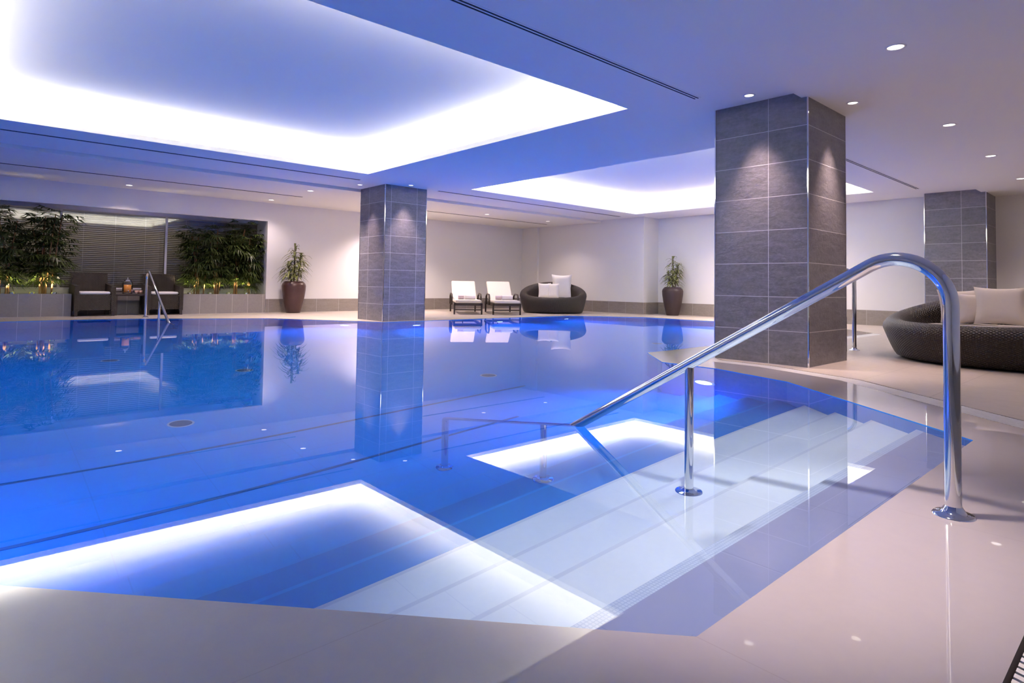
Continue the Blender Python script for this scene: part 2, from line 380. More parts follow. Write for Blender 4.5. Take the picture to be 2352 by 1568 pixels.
# ---------------------------------------------------------------- ceiling with two light coves
CV = [(-.3, 4.0, 5.32, 9.7), (7.66, 4.0, 13.28, 9.7)]
Y0, Y1, YS0, YS1 = -1.3, 15.4, 2.45, 11.395
b = MB()
b.poly([(-3, YS0), (15.6, YS0), (15.6, YS1), (-3, YS1)], H, [[(x0, y0), (x1, y0), (x1, y1), (x0, y1)] for x0, y0, x1, y1 in CV], flip=True)
b.poly([(-3, Y0), (15.6, Y0), (15.6, YS0), (-3, YS0)], L, flip=True); b.poly([(-3, YS1), (15.6, YS1), (15.6, Y1), (-3, Y1)], L, flip=True)
b.face([(-3, YS0, L), (15.6, YS0, L), (15.6, YS0, H), (-3, YS0, H)][::-1]); b.face([(-3, YS1, L), (15.6, YS1, L), (15.6, YS1, H), (-3, YS1, H)])
struct(b.build('ceiling', 'ceil'))
LIP, IN, CH = .07, .22, .37
for (x0, y0, x1, y1) in CV:
    b = MB()
    R0 = [(x0, y0), (x1, y0), (x1, y1), (x0, y1)]; R1 = [(x0-IN, y0-IN), (x1+IN, y0-IN), (x1+IN, y1+IN), (x0-IN, y1+IN)]
    for k in range(4):
        p, q = R0[k], R0[(k+1) % 4]; P, Q = R1[k], R1[(k+1) % 4]
        b.face([(*p, H), (*q, H), (*q, H+LIP), (*p, H+LIP)])
        b.face([(*p, H+LIP), (*q, H+LIP), (*Q, H+LIP), (*P, H+LIP)])
        b.face([(*P, H+LIP), (*Q, H+LIP), (*Q, H+CH), (*P, H+CH)])
    b.poly(R1, H+CH, flip=True)
    struct(b.build('ceiling_cove', 'ceil'))
    zl = H+LIP+.02; i = IN*.45; sx, sy = x1-x0, y1-y0
    # LED strips lying on the hidden shelf, shining up
    for (cx, cy, lx, ly) in (((x0+x1)/2, y0-i, sx, .05), ((x0+x1)/2, y1+i, sx, .05), (x0-i, (y0+y1)/2, .05, sy), (x1+i, (y0+y1)/2, .05, sy)):
        area_light('led_strip', (cx, cy, zl), (PI, 0, 0), lx, ly, COVE, COVE_COL)
# ---------------------------------------------------------------- walls
WY, WX, WX2 = 14.67, 13.89, 14.59
def wallface(b, p, q, z0, z1, m=None):
    l = (Vector(q)-Vector(p)).length; b.face([(*p, z0), (*q, z0), (*q, z1), (*p, z1)], [(0, z0), (l, z0), (l, z1), (0, z1)], m=m)
def wall(name, pts, z0=0, z1=2.75, m='wall'):
    b = MB()
    for i in range(len(pts)-1): wallface(b, pts[i], pts[i+1], z0, z1)
    return struct(b.build(name, m))
NICHE_X, WIN_Y = 5.41, 15.32
wall('wall_back', [(WX, WY), (NICHE_X, WY), (NICHE_X, WIN_Y)])
wall('wall_right', [(14.95, -1.3), (14.95, 2.36), (14.95, 3.35), (WX2, 3.36), (WX2, 9.87), (WX, 9.87), (WX, WY)])
wall('wall_front', [(-3, -1.3), (15, -1.3)])
wall('wall_left', [(-3, 15.4), (-3, -1.3)])
b = MB(); b.box(-3, WY, 2.19, NICHE_X, WY+.12, L+.01); b.box(-3, WY+.12, 2.3, NICHE_X, WIN_Y+.1, 2.34); struct(b.build('wall_back_bulkhead', 'wall'))
b = MB(); b.box(13.80, 13.95, 0, WX+.02, WY+.01, 2.66); struct(b.build('trim_corner_pier', 'wall'))
def dado(name, pts, h=.325, m='dado', out=.015):
    b = MB()
    for i in range(len(pts)-1):
        a, c = Vector(pts[i]), Vector(pts[i+1]); t = (c-a).normalized(); nn = Vector((-t.y, t.x))*out; ln2 = (c-a).length
        A, Cc = a+nn-t*out, c+nn+t*out
        b.face([(*A, 0), (*Cc, 0), (*Cc, h), (*A, h)], [(0, 0), (ln2, 0), (ln2, h), (0, h)])
        b.face([(*A, h), (*Cc, h), (*(c+t*out), h), (*(a-t*out), h)])
    return struct(b.build(name, m))
dado('baseboard_back', [(WX, WY), (NICHE_X+.015, WY)])
dado('baseboard_right', [(14.95, -1.3), (14.95, 2.36)]); dado('baseboard_right_middle', [(WX2, 3.36), (WX2, 9.87), (WX, 9.87), (WX, WY)])
dado('baseboard_front', [(-3, -1.3), (15, -1.3)])
# ---------------------------------------------------------------- pillars
def pillar(x0, y0, x1, y1, name, label, ju, mats=('pillar', 'pillar', 'pillar', 'pillar'), top=H+.02):
    t = thing(name, ((x0+x1)/2, (y0+y1)/2, 0), label, 'pillar', group='tiled pillars')
    cx, cy = (x0+x1)/2, (y0+y1)/2; X0, X1, Yy0, Yy1 = x0-cx, x1-cx, y0-cy, y1-cy
    b = MB(); cs = [(X0, Yy1), (X0, Yy0), (X1, Yy0), (X1, Yy1)]
    for k in range(4):
        p, q = cs[k], cs[(k+1) % 4]; l = (Vector(q)-Vector(p)).length; o = ju[k]
        b.face([(*p, 0), (*q, 0), (*q, top), (*p, top)], [(o, 0), (o+l, 0), (o+l, top), (o, top)], m=mats[k])
    b.build('tile_cladding', None, t)
    for (x, y) in cs:
        b = MB(); b.box(x-.006, y-.006, 0, x+.006, y+.006, top); b.build('corner_trim', 'chrome', t)
    return t
pillar(6.09, 10.4, 7.06, 11.38, 'tiled_pillar', 'grey tiled pillar rising at the far edge of the pool', (.24, .46, 0, 0))
pillar(6.04, 2.39, 7.02, 3.365, 'tiled_pillar', 'large grey tiled pillar beside the right deck, nearest of the pillars', (.015, .1, 0, 0), mats=('pillar', 'pillar1', 'pillar', 'pillar'))
pillar(14.11, 2.375, 14.94, 3.355, 'tiled_pillar', 'grey tiled pillar against the right wall behind the large daybed', (.0, .1, 0, 0), mats=('pillar', 'pillar1', 'pillar', 'pillar'))
# ---------------------------------------------------------------- linear slot diffusers
for x0, x1, y, z, lab in ((-.3, 5.52, 3.28, H, 'long black double slot air diffuser in the ceiling at the top of the photo'), (7.4, 13.35, 3.28, H, 'black double slot air diffuser in the ceiling right of the large pillar'),
        (-.3, 5.52, 10.35, H, 'thin ceiling slot diffuser just beyond the large bright cove'), (7.3, 13.45, 10.35, H, 'thin ceiling slot diffuser in front of the far right cove'),
        (-.3, 5.55, 13.02, L, 'thin ceiling slot diffuser above the palm planters'), (7.5, 13.29, 13.02, L, 'thin ceiling slot diffuser above the two sun loungers')):
    t = thing('slot_diffuser', ((x0+x1)/2, y, z), lab, 'air vent', group='ceiling slot diffusers'); h = (x1-x0)/2
    b = MB(); b.box(-h, -.045, -.002, h, .045, .004); b.build('frame', 'ceil', t)
    for s_ in (-.018, .018):
        b = MB(); b.box(-h+.01, s_-.006, -.006, h-.01, s_+.006, .003); b.build('slot', 'slot', t)
# ---------------------------------------------------------------- downlights
def downlight(x, y, z, label, r=.05, watts=SPOT, cone=75, tilt=(0, 0, 0), caustic=False, col=WARM):
    t = thing('recessed_downlight', (x, y, z), label, 'downlight', group='recessed ceiling downlights')
    b = MB(); b.lathe([(r, -.001), (r+.004, -.006), (r+.016, -.006), (r+.02, 0)], 28); b.build('trim_ring', 'trimw', t)
    b = MB(); b.lathe([(.0005, -.003), (r*.99, -.003)], 28); b.build('lens', 'lens', t)
    lo = spot_light('downlight_lamp', (0, 0, -.012), watts, col, t, cone=cone, rot=tilt, blend=1 if cone < 65 else .85)
    lo.data.cycles.is_caustics_light = caustic
    if caustic: lo.data.shadow_soft_size = .07; lo.data.spot_blend = .7
DL = [(5.27, 1.43, L, 'large recessed downlight nearest the top right corner'), (8.18, 1.7, L, 'recessed downlight right of the large pillar, nearest of that row'), (10.44, 1.7, L, 'recessed downlight in the row right of the large pillar, second'), (12.85, 1.7, L, 'recessed downlight cut by the right edge of the photo'),
      (5.79, 2.86, H, 'small recessed downlight on the pool side of the large pillar'), (6.56, 2.16, L, 'small recessed downlight on the deck side of the large pillar'),
      (5.79, 10.87, H, 'small recessed downlight on the left side of the far pillar'), (6.52, 10.16, H, 'small recessed downlight on the front side of the far pillar'),
      (2.43, 14.09, L, 'recessed downlight above the palm planters at left'), (5.28, 12.02, L, 'recessed downlight left of the far pillar'), (5.25, 14.07, L, 'recessed downlight at the right corner of the planter niche'),
      (10.36, 12.4, L, 'recessed downlight above the two sun loungers'), (12.66, 12.37, L, 'recessed downlight above the small round daybed')]
WK = {(5.27, 1.43): .45, (8.18, 1.7): .4, (10.44, 1.7): .8, (12.85, 1.7): 1.0, (2.43, 14.09): .7, (5.25, 14.07): .5, (10.36, 12.4): 1.0, (12.66, 12.37): .75}
for x, y, z, lab in DL:
    near = lab.startswith('small')
    wallside = x > 10.4 and y < 9 or (y > 11.5 and not near)
    downlight(x, y, z, lab, r=.055 if not near else .042, watts=SPOT*(1.3 if near else WK.get((x, y), 3.2 if wallside else 1)), cone=62 if near else 125 if wallside else 95, col=(1, .72, .66) if near else WARM)
# step downlights above the frame; unseen extra lamps added to brighten walls and deck
for x, y, k, c_, l2 in ((2.0, 1.1, 3.6, 52, 'above the left end of the pool steps'), (3.55, 1.5, 2.6, 52, 'above the right end of the pool steps'), (13.75, 6.6, 3.4, 140, 'added unseen to brighten the right wall'), (8.4, 13.7, 3.3, 130, 'added unseen behind the far pillar to brighten the back wall'), (7.2, -.5, .7, 110, 'added unseen to brighten the deck right of the big daybed')):
    downlight(x, y, H if 2.45 < y < 11.39 else L, 'recessed downlight '+l2, watts=SPOT*k, cone=c_, caustic='steps' in l2)
# ---------------------------------------------------------------- underwater lights
def uwlight(x, y, z, nx, ny, lab, watts=BLUE, col=BLUE_COL, r=.09, tilt=.8):
    ang = math.atan2(ny, nx)
    t = thing('underwater_light', (x, y, z), lab, 'underwater light', rz=ang, group='underwater pool lights')
    def disc(prof):
        b = MB(); rings = [[Vector((h_, q*math.cos(2*PI*k/28), q*math.sin(2*PI*k/28))) for k in range(28)] for q, h_ in prof]; b.grid(rings, closev=True); return b
    disc([(r, .001), (r, .02), (r+.03, .015), (r+.035, .001)]).build('bezel', 'chrome', t)
    disc([(.001, .018), (r, .014)]).build('lens', 'uwlens', t)
    area_light('underwater_lamp', (.03, 0, 0), (0, -PI/2+tilt, 0), .16, .16, watts, col, t, spread=math.radians(110))
def edge_n(e):
    a, c = Vector(POOL[e]), Vector(POOL[(e+1) % N]); t = (c-a).normalized(); return -t.y, t.x
for x, y, z, e, lab, *kk in ((5.55, 10.87, -1.0, 11, 'glowing underwater light left of the far pillar reflection'), (6.75, 10.22, -1.0, 10, 'glowing underwater light under the far pillar'), (8.95, 10.22, -1.05, 9, 'glowing underwater light below the right sun lounger'), (11.15, 10.22, -1.05, 9, 'glowing underwater light below the small round daybed'), (5.25, 3.03, -.86, 3, 'glowing underwater light beside the stairs, nearest of the underwater lights'),
                        (-1.9, 8, -.6, 15, 'underwater light on the left pool wall', .3), (-1.9, 11.5, -.6, 15, 'underwater light at the left end of the pool', .3), (-1.0, 3.17, -.7, 16, 'underwater light on the near left pool wall', .4), (12.55, 6.5, -.7, 7, 'underwater light on the right pool wall')):
    nx, ny = edge_n(e)
    if e == 15: nx, ny = 1, 0
    uwlight(x+nx*.002, y+ny*.002, z, nx, ny, lab, watts=BLUE*(kk[0] if kk else 1))
# ---------------------------------------------------------------- handrails
def handrail(loc, label, rz=0, top=.88, run=2.9, slope=.555, posts=(1.0, 1.95, 2.88), r=.0245, foots=(-.56, -.98, -1.35), end_drop=True, bend=.15):
    t = thing('handrail', loc, label, 'handrail', rz=rz, group='polished steel pool handrails')
    # local: post at origin, rail runs along +y; arc of bend radius joins the post and the slope
    th = math.atan(slope); R_ = bend; pts = [(0, 0, 0), (0, 0, .3)]
    # vertical up to z0, then arc turning towards +y until direction is (cos th, -sin th)
    tot = PI/2+th; zc = top-R_
    for k in range(17):
        a = k/16*tot; pts.append((0, R_-R_*math.cos(a), zc+R_*math.sin(a)))
    ye, ze = pts[-1][1], pts[-1][2]
    pts.append((0, run, ze-(run-ye)*slope))
    if end_drop:
        yl, zl = pts[-1][1], pts[-1][2]; fz = foots[-1]
        pts[-1] = (0, run-.04, zl+.04*slope); pts += [(0, run-.008, zl-.005), (0, run, zl-.04), (0, run, fz)]
    b = MB(); b.tube(pts, r, 20); b.build('rail', 'chrome', t)
    def flange(y, z):
        b = MB(); b.lathe([(r*.9, .035), (r+.008, .02), (r+.014, .008), (.058, .006), (.062, 0)], 28, (0, y, z)); b.build('flange', 'chrome', t)
        for s_ in (-1, 1):
            b = MB(); b.lathe([(.0005, .012), (.005, .011), (.007, .007)], 10, (0, y+s_*.042, z)); b.build('screw', 'chrome', t)
    flange(0, 0)
    for p, fz in zip(posts, foots):
        zr = ze-(p-ye)*slope
        if not (end_drop and p == posts[-1]):
            b = MB(); b.tube([(0, p, fz), (0, p, zr-r*.5)], r*.82, 16); b.build('post', 'chrome', t)
        flange(p, fz)
    return t
handrail((2.5, .52, 0), 'large polished steel handrail sloping into the pool in the foreground', top=.865, slope=.59, bend=.165, posts=(1.0, 1.935, 2.88), foots=(-.54, -1.08, FLOORZ), run=2.88)
handrail((8.33, 2.74, 0), 'polished steel handrail half hidden behind the large tiled pillar', top=1.02, posts=(1.75,), foots=(-.9,), run=1.85, end_drop=False)
handrail((2.73, 13.75, 0), 'small polished steel handrail at the far side of the pool before the chairs', rz=PI, top=.9, posts=(1.1, 2.2), foots=(-.4, -1.0), run=2.2)
# ---------------------------------------------------------------- planter niche: low walls, planters, windows
b = MB(); b.box(1.63, WIN_Y-.10, 0, 3.62, WIN_Y+.02, .50); b.box(1.63, WIN_Y-.12, .50, 3.62, WIN_Y+.05, .53); struct(b.build('wall_back_low_sill', 'planter'))
def planter(x0, x1, lab):
    t = thing('tiled_planter', ((x0+x1)/2, (WY+WIN_Y)/2, 0), lab, 'planter', group='tiled planters in the niche'); h = (x1-x0)/2; d = (WIN_Y-WY)/2
    b = MB()
    b.box(-h, -d, 0, h, -d+.06, .44); b.box(-h, d-.06, 0, h, d, .44); b.box(-h, -d+.06, 0, -h+.06, d-.06, .44); b.box(h-.06, -d+.06, 0, h, d-.06, .44)
    b.build('tiled_box', 'planter', t)
    b = MB(); b.box(-h+.06, -d+.06, .2, h-.06, d-.06, .40); b.build('soil', 'soil', t)
    return t
planter(-2.98, 1.63, 'long low tiled planter left of the two armchairs'); planter(3.62, NICHE_X-.005, 'low tiled planter right of the two armchairs')
b = MB(); b.box(-2.99, WIN_Y+.001, 0, NICHE_X+.1, WIN_Y+.1, .52); struct(b.build('wall_window_low', 'wall'))
wx = [-2.99, -.46, 1.475, 3.40, NICHE_X+.02]
for k in range(4):
    x0, x1 = wx[k], wx[k+1]
    b = MB(); y = WIN_Y
    b.box(x0, y, .52, x1, y+.05, .56); b.box(x0, y, 2.16, x1, y+.05, 2.31); b.box(x0-.0, y, .56, x0+.022, y+.05, 2.16); b.box(x1-.022, y, .56, x1, y+.05, 2.16)
    w_ = struct(b.build('window_%d' % (k+1), 'frame'))
    b = MB(); b.face([(x0+.022, y+.02, .56), (x1-.022, y+.02, .56), (x1-.022, y+.02, 2.16), (x0+.022, y+.02, 2.16)]); b.build('pane', 'pane', w_)
    t = thing('venetian_blind', ((x0+x1)/2, y+.12, .56), ('grey venetian blind behind the window at the left end of the niche', 'grey venetian blind behind the left window, half covered by the left palms', 'grey venetian blind behind the window between the two palm beds', 'grey venetian blind behind the right window, mostly covered by palms')[k], 'blind', group='venetian blinds behind the niche windows')
    h = (x1-x0)/2-.02; b = MB()
    for j in range(38):
        z = .03+j*.0415; Tm = Matrix.Translation((0, 0, z)) @ Matrix.Rotation(.55, 4, 'X'); b.box(-h, -.019, -.0012, h, .019, .0012, T=Tm)
    b.build('slats', 'blind', t)
    b = MB(); b.box(-h, -.025, 1.58, h, .025, 1.62); b.build('head_rail', 'frame', t)
    for xx in (-h*.6, 0, h*.6):
        b = MB(); b.box(xx-.002, -.023, .0, xx+.002, -.021, 1.6); b.build('ladder_cord', 'frame', t)
b = MB(); b.box(-3.2, 16.6, 0, 6, 16.7, 2.8); b.box(-3.2, 15.42, 2.5, 6, 16.6, 2.55); b.box(-3.2, 15.42, -.05, 6, 16.6, 0); b.box(5.43, 15.4, 0, 5.5, 16.6, 2.5); b.box(-3.2, 15.4, 0, -3.1, 16.6, 2.5)
struct(b.build('wall_room_behind', 'room'))
area_light('room_behind_light', (2, 16.0, 2.45), (0, 0, 0), 4, .3, 10, (1, .85, .6))
# ---------------------------------------------------------------- plants
def palm(x, y, h, seed, lab, spread=.28, ncane=4, dens=1.0):
    rnd = random.Random(seed)
    t = thing('lady_palm', (x, y, .395), lab, 'palm', group='lady palms in the planters')
    fol = MB()
    def fan(p, d, size):
        d = d.normalized(); side = d.cross(Vector((0, 0, 1)));
        if side.length < .1: side = Vector((1, 0, 0))
        side.normalize(); nrm = side.cross(d).normalized(); n = rnd.randint(7, 9)
        for k in range(n):
            a = (k/(n-1)-.5)*2.5+rnd.uniform(-.1, .1); bd = (d*math.cos(a)+side*math.sin(a)+Vector((0, 0, -.12))).normalized()
            ln2 = size*(1-.25*abs(a)/1.25)*rnd.uniform(.8, 1.1); sd = bd.cross(nrm).normalized()*size*.06
            tip = p+bd*ln2+Vector((0, 0, -ln2*rnd.uniform(.1, .35))); mid = p+bd*ln2*.5+nrm*ln2*.05
            fol.face([p, mid+sd, tip, mid-sd], smooth=False)
    for c in range(ncane):
        ox, oy = rnd.uniform(-.05, .05)+(c-(ncane-1)/2)*.035, rnd.uniform(-.04, .04); hh = h*rnd.uniform(.75, 1.0)
        lx, ly = rnd.uniform(-spread, spread)*.55, rnd.uniform(-.12, .06)
        path = [Vector((ox+lx*s_**1.5, oy+ly*s_, hh*s_)) for s_ in [k/8 for k in range(9)]]
        b = MB(); b.tube(path, [.016-.006*k/8 for k in range(9)], 8); b.build('cane', 'cane', t)
        nf = int(44*dens)
        for k in range(nf):
            s_ = .17+.83*(k+rnd.random())/nf; q = path[min(7, int(s_*8))].lerp(path[min(8, int(s_*8)+1)], s_*8-int(s_*8))
            a = rnd.uniform(0, 2*PI); el = rnd.uniform(-.1, .9); d = Vector((math.cos(a)*1.1, math.sin(a)*.55, el)); st = rnd.uniform(.10, .26)*(.8+.4*s_)
            e = q+d*st; e.y = min(e.y, .22)
            fol.tube([q, (q+e)/2+Vector((0, 0, .02)), e], .003, 3, caps=False); fan(e, Vector((d.x, d.y, d.z-.35)), rnd.uniform(.20, .32))
    for k in range(16):
        a = rnd.uniform(0, 2*PI); q = Vector((rnd.uniform(-.06, .06), rnd.uniform(-.05, .05), rnd.uniform(.16, .42)*h)); d = Vector((math.cos(a), math.sin(a)*.6-.25, .5)); e = q+d*rnd.uniform(.06, .2); e.y = min(e.y, .22)
        fol.tube([q, e], .003, 3, caps=False); fan(e, Vector((d.x, d.y, .1)), rnd.uniform(.20, .30))
    fol.v = [(min(v[0], NICHE_X-.015-x), min(v[1], .25), v[2]) for v in fol.v]
    fol.build('foliage', 'leaf', t)
for x, h, sd, lab, nc in ((.62, 1.74, 1, 'tall lady palm at the left edge of the photo in the left planter', 4), (1.22, 1.74, 2, 'tall lady palm beside the left armchair in the left planter', 5), (-.2, 1.6, 7, 'lady palm in the left planter beyond the photo edge', 4),
        (4.0, 1.6, 3, 'lady palm nearest the right armchair in the right planter', 4), (4.42, 1.55, 4, 'lady palm second from the right armchair in the right planter', 4), (4.82, 1.66, 5, 'tallest lady palm in the right planter', 4), (5.1, 1.55, 6, 'lady palm at the right end of the right planter', 3)):
    palm(x, WY+.30, h, sd, lab, ncane=nc, spread=.42 if nc != 3 else .1)
for x, lab in ((.72, 'small uplight glowing at the foot of the far left palm'), (1.02, 'small uplight glowing between the two left palms'), (1.36, 'small uplight glowing right of the left palms'), (3.78, 'small uplight at the left end of the right planter'), (4.2, 'small uplight between the first two palms of the right planter'), (4.6, 'small uplight between the middle palms of the right planter'), (5.0, 'small uplight between the last two palms of the right planter')):
    t = thing('planter_uplight', (x, WY+.11, .40), lab, 'uplight', group='uplights in the planters')
    b = MB(); b.lathe([(.045, 0), (.045, .07), (.035, .075)], 20); b.build('housing', 'chrome', t)
    b = MB(); b.lathe([(.0005, .074), (.035, .072)], 20); b.build('lens', 'uplens', t)
    spot_light('uplight_lamp', (0, 0, .09), 38, (1, .82, .42), t, cone=100, rot=(PI-.40, 0, 0), r=.02)
def dracaena(x, y, lab, m, seed, h=1.0, wide=.36):
    rnd = random.Random(seed)
    t = thing('potted_dracaena', (x, y, 0), lab, 'potted plant', group='dracaenas in tall brown pots')
    b = MB(); b.lathe([(.001, .002), (.155, .0), (.165, .02), (.20, .16), (.245, .36), (.272, .55), (.278, .65), (.262, .70), (.21, .755), (.195, .76), (.19, .74), (.20, .70), (.2, .66)], 40); b.build('pot', m, t)
    b = MB(); b.lathe([(.001, .70), (.10, .705), (.2, .69)], 24); b.build('soil', 'soil', t)
    fol = MB()
    for c in range(3):
        hh = h*(.45, .68, .9)[c]; lx, ly = ((-.05, .03), (.05, -.04), (.0, .0))[c]
        path = [Vector((lx*(1+s_*1.5), ly*(1+s_), .70+hh*s_)) for s_ in [k/6 for k in range(7)]]
        b = MB(); b.tube(path, .018, 8); b.build('stem', 'stem', t)
        for k in range(72):
            s_ = .2+.8*k/71; q = path[min(5, int(s_*6))].lerp(path[min(6, int(s_*6)+1)], s_*6-int(s_*6)); a = k*2.4+rnd.uniform(-.3, .3)
            el = (.2 if s_ < .95 else .6)+rnd.uniform(0, .7)+.5*(s_ > .9); ln2 = wide*rnd.uniform(.55, 1.0)*(.75+.35*s_); d = Vector((math.cos(a)*math.cos(el), math.sin(a)*math.cos(el), math.sin(el))); sd = d.cross(Vector((0, 0, 1)))
            sd = sd.normalized() if sd.length > .05 else Vector((1, 0, 0))
            P = []
            for j in range(7):
                u = j/6; c_ = q+d*ln2*u+Vector((0, 0, -ln2*.75*u*u)); w_ = .021*math.sin(PI*min(1, .12+u*.88))+.001; P.append([c_-sd*w_, c_+Vector((0, 0, -.004)), c_+sd*w_])
            for r_ in P:
                for v in r_: v.y = min(v.y, .29)
            fol.grid(P)
    fol.build('foliage', 'leafdr', t)
dracaena(5.95, 14.33, 'dracaena in a tall reddish brown pot beside the planter niche', 'pot', 11, h=.95, wide=.40)
dracaena(14.2, 9.15, 'dracaena in a tall dark brown pot left of the large tiled pillar', 'potdark', 12, h=.92, wide=.32)
# ---------------------------------------------------------------- wicker armchairs, table, drinks
def armchair(loc, lab, rz):
    t = thing('wicker_armchair', loc, lab, 'armchair', rz=rz, group='wicker armchairs by the window')
    U = lambda i, j: (i*.08, j*.05)
    def uvbox(b, *a):
        b.box(*a)
    b = MB(); uvbox(b, -.27, -.30, .12, .27, .26, .43); b.build('seat_base', 'wickerchair', t)
    b = MB(); P = []
    for i in range(9):
        u = i/8; x = (-.5+u)*.60
        P.append([(x*(1+.06*j/6), .24+.14*j/6-.05*math.sin(PI*u)*0+.03*math.cos(PI*(u-.5)), .36+.50*j/6+.015*math.sin(PI*u)*(j == 6)) for j in range(7)])
    Q = [[(p[0], p[1]+.045, p[2]) for p in r_] for r_ in P]
    b.grid(P, UV=lambda i, j: (i*.075, j*.085)); b.grid([r_[::-1] for r_ in Q], UV=lambda i, j: (i*.075, j*.085))
    b.grid([[r_[-1] for r_ in P], [r_[-1] for r_ in Q]]); b.grid([P[0], Q[0]]); b.grid([Q[-1], P[-1]])
    b.build('backrest', 'wickerchair', t)
    for s_ in (-1, 1):
        b = MB(); x0, x1 = (.27, .345) if s_ > 0 else (-.345, -.27)
        P = [(-.33, .10), (-.33, .60), (.20, .64), (.34, .66), (.34, .10)]
        b.face([(x0, y, z) for y, z in P], [(y, z) for y, z in P]); b.face([(x1, y, z) for y, z in P][::-1], [(y, z) for y, z in P][::-1])
        for k in range(5):
            p, q = P[k], P[(k+1) % 5]; b.face([(x0, *p), (x1, *p), (x1, *q), (x0, *q)][::-1], [(0, 0), (.075, 0), (.075, .5), (0, .5)])
        b.build('arm', 'wickerchair', t)
        for y in (-.30, .30):
            b = MB(); b.box(s_*.31-.025, y-.025, 0, s_*.31+.025, y+.025, .12); b.build('leg', 'dwood', t)
    b = MB(); b.rbox(-.26, -.29, .43, .26, .24, .49, .028); b.build('seat_cushion', 'cushwhite', t)
    return t
ac = armchair((1.99, 14.82, 0), 'dark wicker armchair with white cushion left of the small table', .03)
dup(ac, (3.25, 14.82, 0), -.04, 'dark wicker armchair with white cushion behind the small far handrail')
t = thing('side_table', (2.64, 14.88, 0), 'low dark wooden side table between the two wicker armchairs', 'table')
b = MB(); b.rbox(-.32, -.27, .40, .32, .27, .44, .008); b.build('table_top', 'dwood', t)
for sx in (-1, 1):
    for sy in (-1, 1):
        b = MB(); b.box(sx*.28-.035, sy*.23-.035, 0, sx*.28+.035, sy*.23+.035, .40); b.build('leg', 'dwood', t)
t = thing('drink_dispenser', (2.60, 14.84, .4402), 'glass jar of orange drink with a lid on the side table', 'drink dispenser')
b = MB(); b.lathe([(.001, .002), (.085, .002), (.095, .02), (.098, .22), (.09, .25), (.06, .27)], 28); b.build('jar', 'glass', t)
b = MB(); b.lathe([(.001, .03), (.084, .03), (.09, .05), (.09, .19), (.001, .19)], 28); b.build('orange_drink', 'juice', t)
b = MB(); b.lathe([(.065, .27), (.065, .285), (.03, .30), (.012, .305), (.018, .325), (.012, .34), (.001, .342)], 24); b.build('lid', 'chrome', t)
b = MB(); b.lathe([(.001, 0), (.012, 0), (.012, .03), (.001, .03)], 12, (0, -.105, .04)); b.build('tap', 'chrome', t)
for k, (x, y) in enumerate(((2.76, 14.80), (2.84, 14.82), (2.80, 14.92))):
    b = MB(); b.lathe([(.001, .002), (.028, .002), (.034, .07), (.032, .07), (.027, .006), (.001, .006)], 20)
    single(b, 'drinking_glass', plain('pink_glass%d' % k, (.7, .42, .36), .15), 'small pinkish glass in the cluster beside the orange drink jar', 'glass', 'glasses on the side table', (x, y, .4402))
# ---------------------------------------------------------------- cushions
def cushion_mb(w, h, th):
    b = MB(); n = 14
    def pt(u, v, s_):
        x = u*w/2*(1-.10*(1-v*v)**1*abs(u)); z = v*h/2*(1-.10*(1-u*u)*abs(v)); k = max(0, (1-u**4)*(1-v**4)); return Vector((x, s_*th/2*k**.55, z+h/2))
    for s_ in (-1, 1):
        P = [[pt(-1+2*i/n, -1+2*j/n, s_) for j in range(n+1)] for i in range(n+1)]
        b.grid(P if s_ < 0 else P[::-1])
    return b
def cushion(loc, rot, w, h, th, m, lab, grp):
    o = single(cushion_mb(w, h, th), 'cushion', m, lab, 'cushion', grp); o.location = loc; o.rotation_euler = rot; return o
# ---------------------------------------------------------------- round wicker daybeds
def daybed(loc, rz, lab, a=.93, bb=.86, hf=.40, hb=.84, m='wicker', seat=.36, sharp=1.6):
    # local +y is the high back
    t = thing('round_daybed', loc, lab, 'daybed', rz=rz, group='round wicker daybeds'); n = 72
    b = MB(); P = []
    for i in range(n):
        th = 2*PI*i/n; k = ((1+math.sin(th))/2)**sharp; h = hf+(hb-hf)*k; rim = .11+.03*k
        prof = []
        def at(r, z): return Vector((a*r*math.cos(th), bb*r*math.sin(th), z))
        lean = .0
        prof += [at(.0, .02), at(.86, .02), at(.88, .03)]
        for j in range(1, 9):
            u = j/8; prof.append(at(.88+.12*u**.8, .03+(h-rim-.03)*u))
        for j in range(1, 8):
            al = j/8*PI; prof.append(at(1-rim*(1-math.cos(al))/1.0*.95, h-rim+rim*math.sin(al)))
        ri = 1-rim*1.9
        for j in range(0, 5):
            u = j/4; prof.append(at(ri-.04*u, (h-rim)*(1-u)+(seat-.12)*u if h-rim > seat-.12 else h-rim-.02*u))
        P.append(prof)
    lens = [0]
    for j in range(1, len(P[0])): lens.append(lens[-1]+(P[0][j]-P[0][j-1]).length)
    per = 2*PI*(a+bb)/2
    b.grid(P, closeu=True, UV=lambda i, j: (i/n*per, lens[j])); b.build('wicker_body', m, t)
    b = MB(); Q = []
    for i in range(48):
        th = 2*PI*i/48; c_, s_ = math.cos(th), math.sin(th)
        Q.append([(a*.74*c_*q, bb*.74*s_*q, z) for q, z in ((0, seat-.15), (.96, seat-.15), (1, seat-.12), (1, seat-.03), (.985, seat), (.95, seat+.012), (0, seat+.02))])
    b.grid(Q, closeu=True); b.build('mattress', 'mattress', t)
    return t
D1 = Vector((12.22, 11.70, 0)); vd = Vector((D1.x, D1.y, 0)).normalized(); rz1 = math.atan2(vd.y, vd.x)-PI/2
daybed(D1, rz1, 'small looking round dark wicker daybed by the far wall beside the sun loungers', a=.93, bb=.85, hf=.43, hb=.86, sharp=1.3)
rv = Vector((vd.y, -vd.x, 0))
